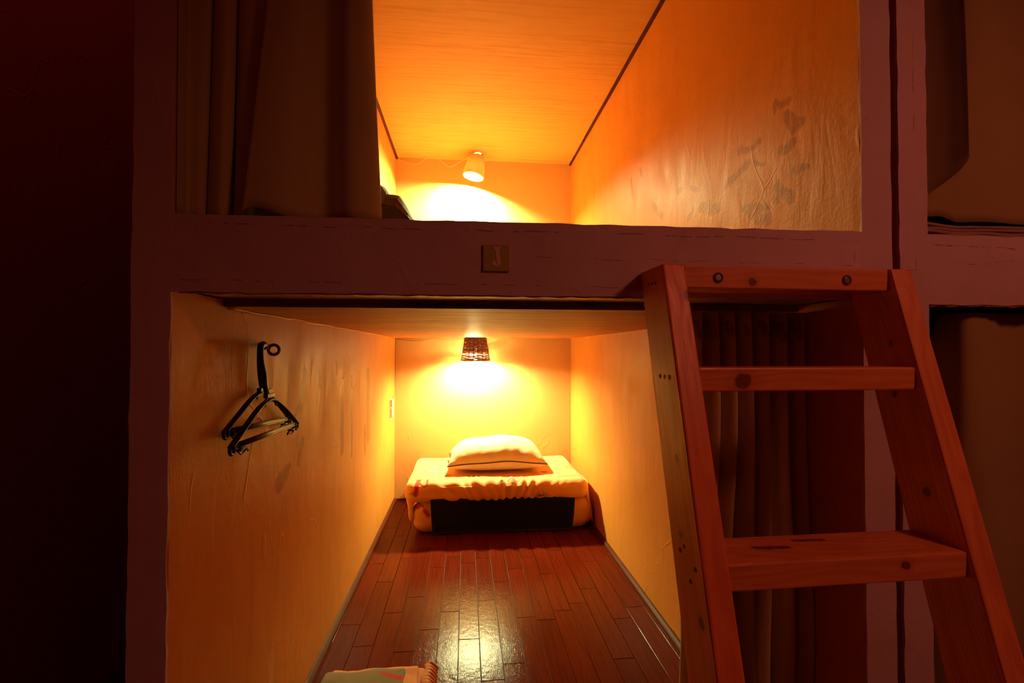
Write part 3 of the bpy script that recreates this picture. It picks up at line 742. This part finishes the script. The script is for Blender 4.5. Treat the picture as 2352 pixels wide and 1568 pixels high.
def stringer(off, knots, mname, **kw):
    # local X runs down the stringer, Y across its thickness, Z from the front face to the back face
    org = LP0+ax*off; bm = bmesh.new(); Lx = (org.z-FL)/math.cos(th)
    tz = math.tan(th)
    def prof(z): return -z*tz*1.0        # top cut horizontal: deeper points start higher up the stringer
    pts = []
    for y in (0, t_):
        # corners in (x, z): front top, back top, back bottom, front bottom
        pts.append([bm.verts.new((x, y, z)) for x, z in ((0, 0), (-D_*tz, D_), (Lx-D_*tz, D_), (Lx, 0))])
    a, b_ = pts; bm.faces.new(a); bm.faces.new(b_[::-1])
    for i in range(4): bm.faces.new((a[i], b_[i], b_[(i+1) % 4], a[(i+1) % 4]))
    kn = []
    for (x, y, z, r) in knots: kn.append(((x, y, z), (x+.001, y, z), r))
    return frame_obj('stringer', org, dn, ax, bk, bm, pine(mname, kn, **kw))
SL = stringer(0, [(.045, t_-.002, 0, .007), (.43, 0, .02, .006), (.25, .0, .030, .004), (.60, t_*.6, 0, .005), (.34, 0, .045, .005)], 'pine_left_stringer_lit', col=(.86, .22, .05), dark=(.6, .12, .025))  # brighter red than the other pine: stronger light put into its colour
SR = stringer(t_+W_, [(.10, 0, .03, .003), (.30, 0, .035, .006), (.17, 0, .045, .004)], 'pine_right_stringer')
def rung(name, z, h, rec, dep, m, e0=.0):
    s = (LP0.z-z)/math.cos(th); org = LP0+dn*s-nh*rec+ax*(t_-e0)
    bm = box(bmesh.new(), (0, 0, -h), (W_+2*e0-.0005, dep, 0))
    return frame_obj(name, org+ax*.0002, ax, -nh, Vector((0, 0, 1)), bm, m, .0022)
Z = lambda z: CAM.z+(z)*K
R1 = rung('top_rail', Z(.1114)-.0005, .0300*K, .0035, .050, pine('pine_top_rail', [((.098, 0, -.022), (.099, 0, -.022), .0055)]))
R2 = rung('rung', Z(-.0214), .0292*K, .0033, .045, pine('pine_rung', [((.058, 0, -.017), (.060, 0, -.017), .0105)]))
R3 = rung('step', Z(-.2328), .0300*K, .0030, .0720*K, pine('pine_step', [((.222, 0, -.012), (.223, 0, -.012), .0055), ((.06, .04, 0), (.10, .038, 0), .004), ((.12, .055, 0), (.16, .054, 0), .003)]))
R4 = rung('step', Z(-.50), .0300*K, .0030, .0720*K, pine('pine_lower_step', []))
m_screw = flat('steel_screw', (.35, .33, .32), .3, Metallic=.9)
m_hole = flat('dark_screw_recess', (.16, .04, .015), .7)
def screw(parent, x, z):
    bm = bmesh.new(); a = Vector((x, -.0003, z))
    lathe_pts = [(a+Vector((.0062*math.cos(t), 0, .0062*math.sin(t)))) for t in [i*math.pi/10 for i in range(20)]]
    tube(bm, [p+Vector((0, -.0002, 0)) for p in lathe_pts], .0012, 6, closed=True)
    vs = [bm.verts.new(p+Vector((0, -.0001, 0))) for p in lathe_pts]; bm.faces.new(vs)
    r = obj('screw_recess', bm, m_hole, parent, True)
    bm = bmesh.new(); tube(bm, [a+Vector((0, .0005, 0)), a+Vector((0, -.0012, 0))], .0044, 14)
    s_ = obj('screw', bm, m_screw, r, bevel=.0004)
for x in (.0485, .2395): screw(R1, x, -.0165)
def side_holes(parent, lst):
    for x, z, r in lst: obj('screw_hole', tube(bmesh.new(), [(x, .0006, z), (x, -.0004, z)], r, 12), m_hole, parent)
side_holes(SL, [(.012, .040, .0022), (.008, .051, .0022), (.016, .028, .0022), (.150, .022, .0030), (.146, .036, .0028), (.142, .049, .0028), (.375, .018, .0028), (.353, .040, .0026), (.358, .052, .0030), (.39, .034, .003)])

# ------------------------------------------------------------ curtains
m_cur = cloth('tan_curtain', (.52, .42, .16), .85, .22, trans=.05, scale=7)
m_cur2 = cloth('olive_curtain', (.34, .23, .09), .85, .22, trans=.03, scale=7)
# upper left, pulled aside
bm = bmesh.new()
prof = [(394, 394, .007), (398, 398, .020), (430, 425, .034), (470, 455, .036), (489, 469, .046), (489, 470, .090), (494, 474, .050), (515, 500, .034), (538, 522, .040), (546, 530, .052), (547, 532, .095),
        (552, 537, .050), (585, 552, .036), (628, 575, .044), (650, 590, .080), (622, 556, .020), (640, 575, .010), (690, 640, .012), (720, 700, .026), (752, 745, .036), (778, 775, .024), (798, 803, .012), (822, 835, .013), (842, 862, .020), (853, 877, .032), (848, 870, .055)]
top = [(max(-.3985, at(a, 0, 'y', y).x), y) for a, b, y in prof]; bot = [(max(-.3985, at(b, 470, 'y', y).x), y) for a, b, y in prof]
def zb(u): return 1.0375+.012*math.exp(-((u-.645)/.035)**2)
drape(bm, top, bot, 1.94, zb, 60, 7, .0015, 1, 1.40)
back = [(at(a, 470, 'y', .062).x, .062+.006*math.sin(a*.05)) for a in range(520, 760, 30)]
drape(bm, back, back, 1.94, 1.0365, 10, 4)
c1 = tag(solid(obj('curtain', bm, m_cur, None, True), .0012), 'tan fabric curtain gathered at the left of the upper berth', 'curtain', None)
# lower right, gathered against the right wall behind the ladder
cu = empty('curtain', (.53, .14, .9), 'tan curtain gathered behind the ladder at the right of the lower berth', 'curtain')
top = []; bot = []
N = 7
for i in range(N):
    x = .408+(.600-.408)*i/(N-1); w_ = .012
    top += [(x-w_, .150), (x-w_*.5, .126), (x+w_*.4, .116), (x+w_*.95, .136)]
    xb = .390+(.602-.390)*(i/(N-1))**.9 + (.005 if i % 2 else 0); w_ = .0145
    a = (.010, .022, .014, .026, .012, .020, .024)[i]
    bot += [(xb-w_, .150), (xb-w_*.7, .140-a*.5), (xb+w_*.3, .136-a), (xb+w_*.95, .142-a*.6)]
bm = bmesh.new()
g = drape(bm, top, bot, lambda u: .9180+.0015*math.sin(u*N*6.28), -.09, 60, 5, .012, 8)
m_cur3 = cloth('tan_curtain_lower', (.52, .38, .17), .85, .22, scale=7)
o = worldpart('panel', bm, m_cur3, cu); solid(o, .0012)
for i in range(N):
    x = .408+(.598-.408)*i/(N-1); bm = bmesh.new(); z = .899-.004*(i % 2)
    # rolled heading loop of the pleat
    pts = [(x-.012+.004*math.cos(t)+.022*(t/6.3), .120+.006*math.cos(t), z-.010+.012*math.sin(t)-.006*(t/6.3)) for t in [k*.35 for k in range(17)]]
    tube(bm, pts, .0052, 7, flat_=.7); o = worldpart('heading_loop', bm, m_cur2, cu)
    bm = tube(bmesh.new(), smooth_path([(x, .118, z-.006), (x+.003, .122, z+.010), (x, .13, .9185)], 4), .0012, 6); worldpart('curtain_loop', bm, m_cur2, cu)
# neighbour berth, upper
bm = bmesh.new()
top = [(.7325, .045), (.742, .030), (.752, .040), (.775, .075), (.800, .100), (.812, .060), (.822, .020), (.86, .016), (.92, .030), (.99, .022), (1.08, .040), (1.2, .03), (1.4, .04), (1.6, .03), (1.74, .04)]
bot = [(.7325, .05), (.745, .040), (.765, .034), (.785, .030), (.800, .028), (.812, .026), (.825, .024), (.87, .020), (.93, .030), (.99, .024), (1.08, .040), (1.2, .03), (1.4, .04), (1.6, .03), (1.74, .04)]
drape(bm, top, bot, 1.94, lambda u: 1.072-.010*min(1, max(0, (u-.22)*8)), 60, 7, .004, 4)
cn = empty('curtain', (1.2, .03, 1.07), 'closed brown curtain of the upper neighbouring berth at the right edge', 'curtain')
solid(worldpart('panel', bm, m_cur2, cn), .0012)
# a turned-back flap of that curtain, its shade put into the cloth colour
bm = bmesh.new()
top = [(.7335, .022), (.742, .034), (.765, .052), (.790, .050), (.800, .030), (.806, .012)]
bot = [(.7335, .016), (.745, .022), (.768, .030), (.792, .026), (.806, .014), (.812, .006)]
drape(bm, top, bot, 1.94, lambda u: 1.078+.085*u, 40, 7, .003, 6)
o = solid(worldpart('turned_flap', bm, cloth('shaded_flap', (.16, .09, .04), .9, .2), cn), .0012); o['label'] = 'turned-back curtain flap, darkened in colour for its shade'
# neighbour berth, lower
bm = bmesh.new()
top = [(.7335, .060), (.750, .052), (.780, .060), (.812, .080), (.826, .085), (.828, .050), (.836, .030), (.87, .028), (.93, .045), (.99, .035), (1.08, .05), (1.2, .035), (1.4, .05), (1.74, .04)]
bot = [(.7335, .060), (.750, .050), (.775, .048), (.795, .055), (.802, .100), (.808, .100), (.83, .075), (.862, .035), (.93, .045), (.99, .028), (1.08, .05), (1.2, .035), (1.4, .05), (1.74, .04)]
def zt(u):
    return .878-.013*min(1, u/.26) if u < .30 else .878-.013+min(1, (u-.30)/.04)*.047
drape(bm, top, bot, zt, -.08, 70, 7, .006, 9)
tag(solid(obj('curtain', bm, m_cur2, None, True), .0012), 'olive brown curtain sagging at the top in the lower neighbouring berth', 'curtain')

# ------------------------------------------------------------ loose textiles
# dark bundle behind the upper curtain
n = NT('dark_brown_cloth'); v = n.obj(); f = n.noise(v, 8, 3)
m_dark = n.fin(n.mix(n.rng(n.new('ShaderNodeTexCoord').outputs['Generated'], 0, 1), (.1, .1, .1), (.1, .1, .1)), .8)
m_dark = cloth('dark_brown_jacket', (.13, .055, .03), .7, .5, scale=25)
bm = bmesh.new(); prof = [(-.30, 1.036), (-.30, 1.11), (-.21, 1.125)]+[(p_.x, p_.z) for p_ in (at(a, b, 'y', .18) for a, b in ((868, 436), (884, 431), (890, 441), (897, 452), (912, 455), (923, 458), (934, 475), (949, 501), (957, 515)))]
prof.append((prof[-1][0]+.012, 1.036))
g = []
for j in range(9):
    y = .10+.02*j; s = math.sin(math.pi*(j+.8)/9.6)**.4; row = []
    for k, (x, z) in enumerate(prof):
        q = Vector((x*30, y*30, z*30)); row.append(bm.verts.new((x+.0*noise.noise(q), y+.006*noise.noise(q+Vector((4, 4, 4))), max(1.0355, 1.0355+(z-1.0355)*s+.004*noise.noise(q+Vector((8, 1, 1)))*(z > 1.04)))))
    g.append(row)
for j in range(8):
    for k in range(len(prof)-1): bm.faces.new((g[j][k], g[j][k+1], g[j+1][k+1], g[j+1][k]))
bm.faces.new(g[0][::-1]); bm.faces.new(g[-1])
bmesh.ops.triangulate(bm, faces=[f for f in bm.faces if len(f.verts) > 4])
o = tag(obj('folded_jacket', bm, m_dark), 'dark brown crumpled cloth bundle behind the upper left curtain', 'cloth bundle')
# folded blanket in the neighbour berth
bl = empty('folded_blanket', (.86, .05, ZT), 'thin mauve folded blanket under the curtain of the upper neighbouring berth', 'blanket')
m_bl = cloth('mauve_blanket', (.34, .20, .16), .9, .4)
for k in range(4):
    z = 1.0345+.0062*k; bm = bmesh.new()
    def dz(p, nn, k=k): return Vector((0, .004*noise.noise(Vector((p.x*20, k, 0))), .0035*noise.noise(Vector((p.x*14, k*3, 1)))+.0035*max(0, (.80-p.x)/.07)*k*.3))
    soft_box(bm, (.935, .075, z+.0032), (.200-.004*k, .055-.003*k, .0031), .003, .008, dz)
    worldpart('fold', bm, m_bl, bl)
# ruffled blanket on the lower floor, cut by the frame
tw = empty('ruffled_blanket', (-.22, .42, 0), 'folded orange and olive blanket with ruffled edge on the plank floor', 'blanket')
m_or = cloth('orange_cotton', (.80, .33, .13), .85, .35); m_ol = cloth('olive_cotton', (.30, .26, .12), .85, .3,
    marks=[((.75, .05, .04), [((-.20, .515, .06), (-.15, .500, .06), .007)], .9), ((.02, .02, .02), [((-.135, .535, .055), (-.128, .532, .055), .008)], .9)])
def blob(c, h, r, amp, seed):
    return soft_box(bmesh.new(), c, h, r, .008, lambda p, nn: nn*amp*noise.noise(Vector((p.x*16+seed, p.y*16, p.z*16)))*(1 if p.z > .01 else 0))
worldpart('lower_fold', blob((-.215, .43, .016), (.118, .155, .015), .013, .006, 1), m_or, tw)
worldpart('middle_fold', blob((-.222, .42, .039), (.108, .145, .010), .0095, .006, 5), m_or, tw)
worldpart('top_fold', blob((-.243, .395, .053), (.098, .145, .0085), .008, .006, 9), m_ol, tw)
bm = bmesh.new()      # ruffle: accordion folds around the right edge
pts_t = []; pts_b = []
M = 56
for k in range(M):
    y = .585-.006*k; a = .006*math.cos(k*math.pi)
    pts_t.append((-.105+.004*math.sin(k*.5), y)); pts_b.append((-.070+a*.9, y))
rows = 8; g = []
for j in range(rows+1):
    v_ = j/rows; g.append([bm.verts.new((pts_t[k][0]*(1-v_)+pts_b[k][0]*v_, pts_t[k][1], .034-.018*v_+.006*v_*math.cos(k*math.pi)+.012*math.sin(v_*math.pi))) for k in range(M)])
for j in range(rows):
    for k in range(M-1): bm.faces.new((g[j][k], g[j][k+1], g[j+1][k+1], g[j+1][k]))
o = worldpart('ruffle', bm, m_or, tw); solid(o, .002, 1)
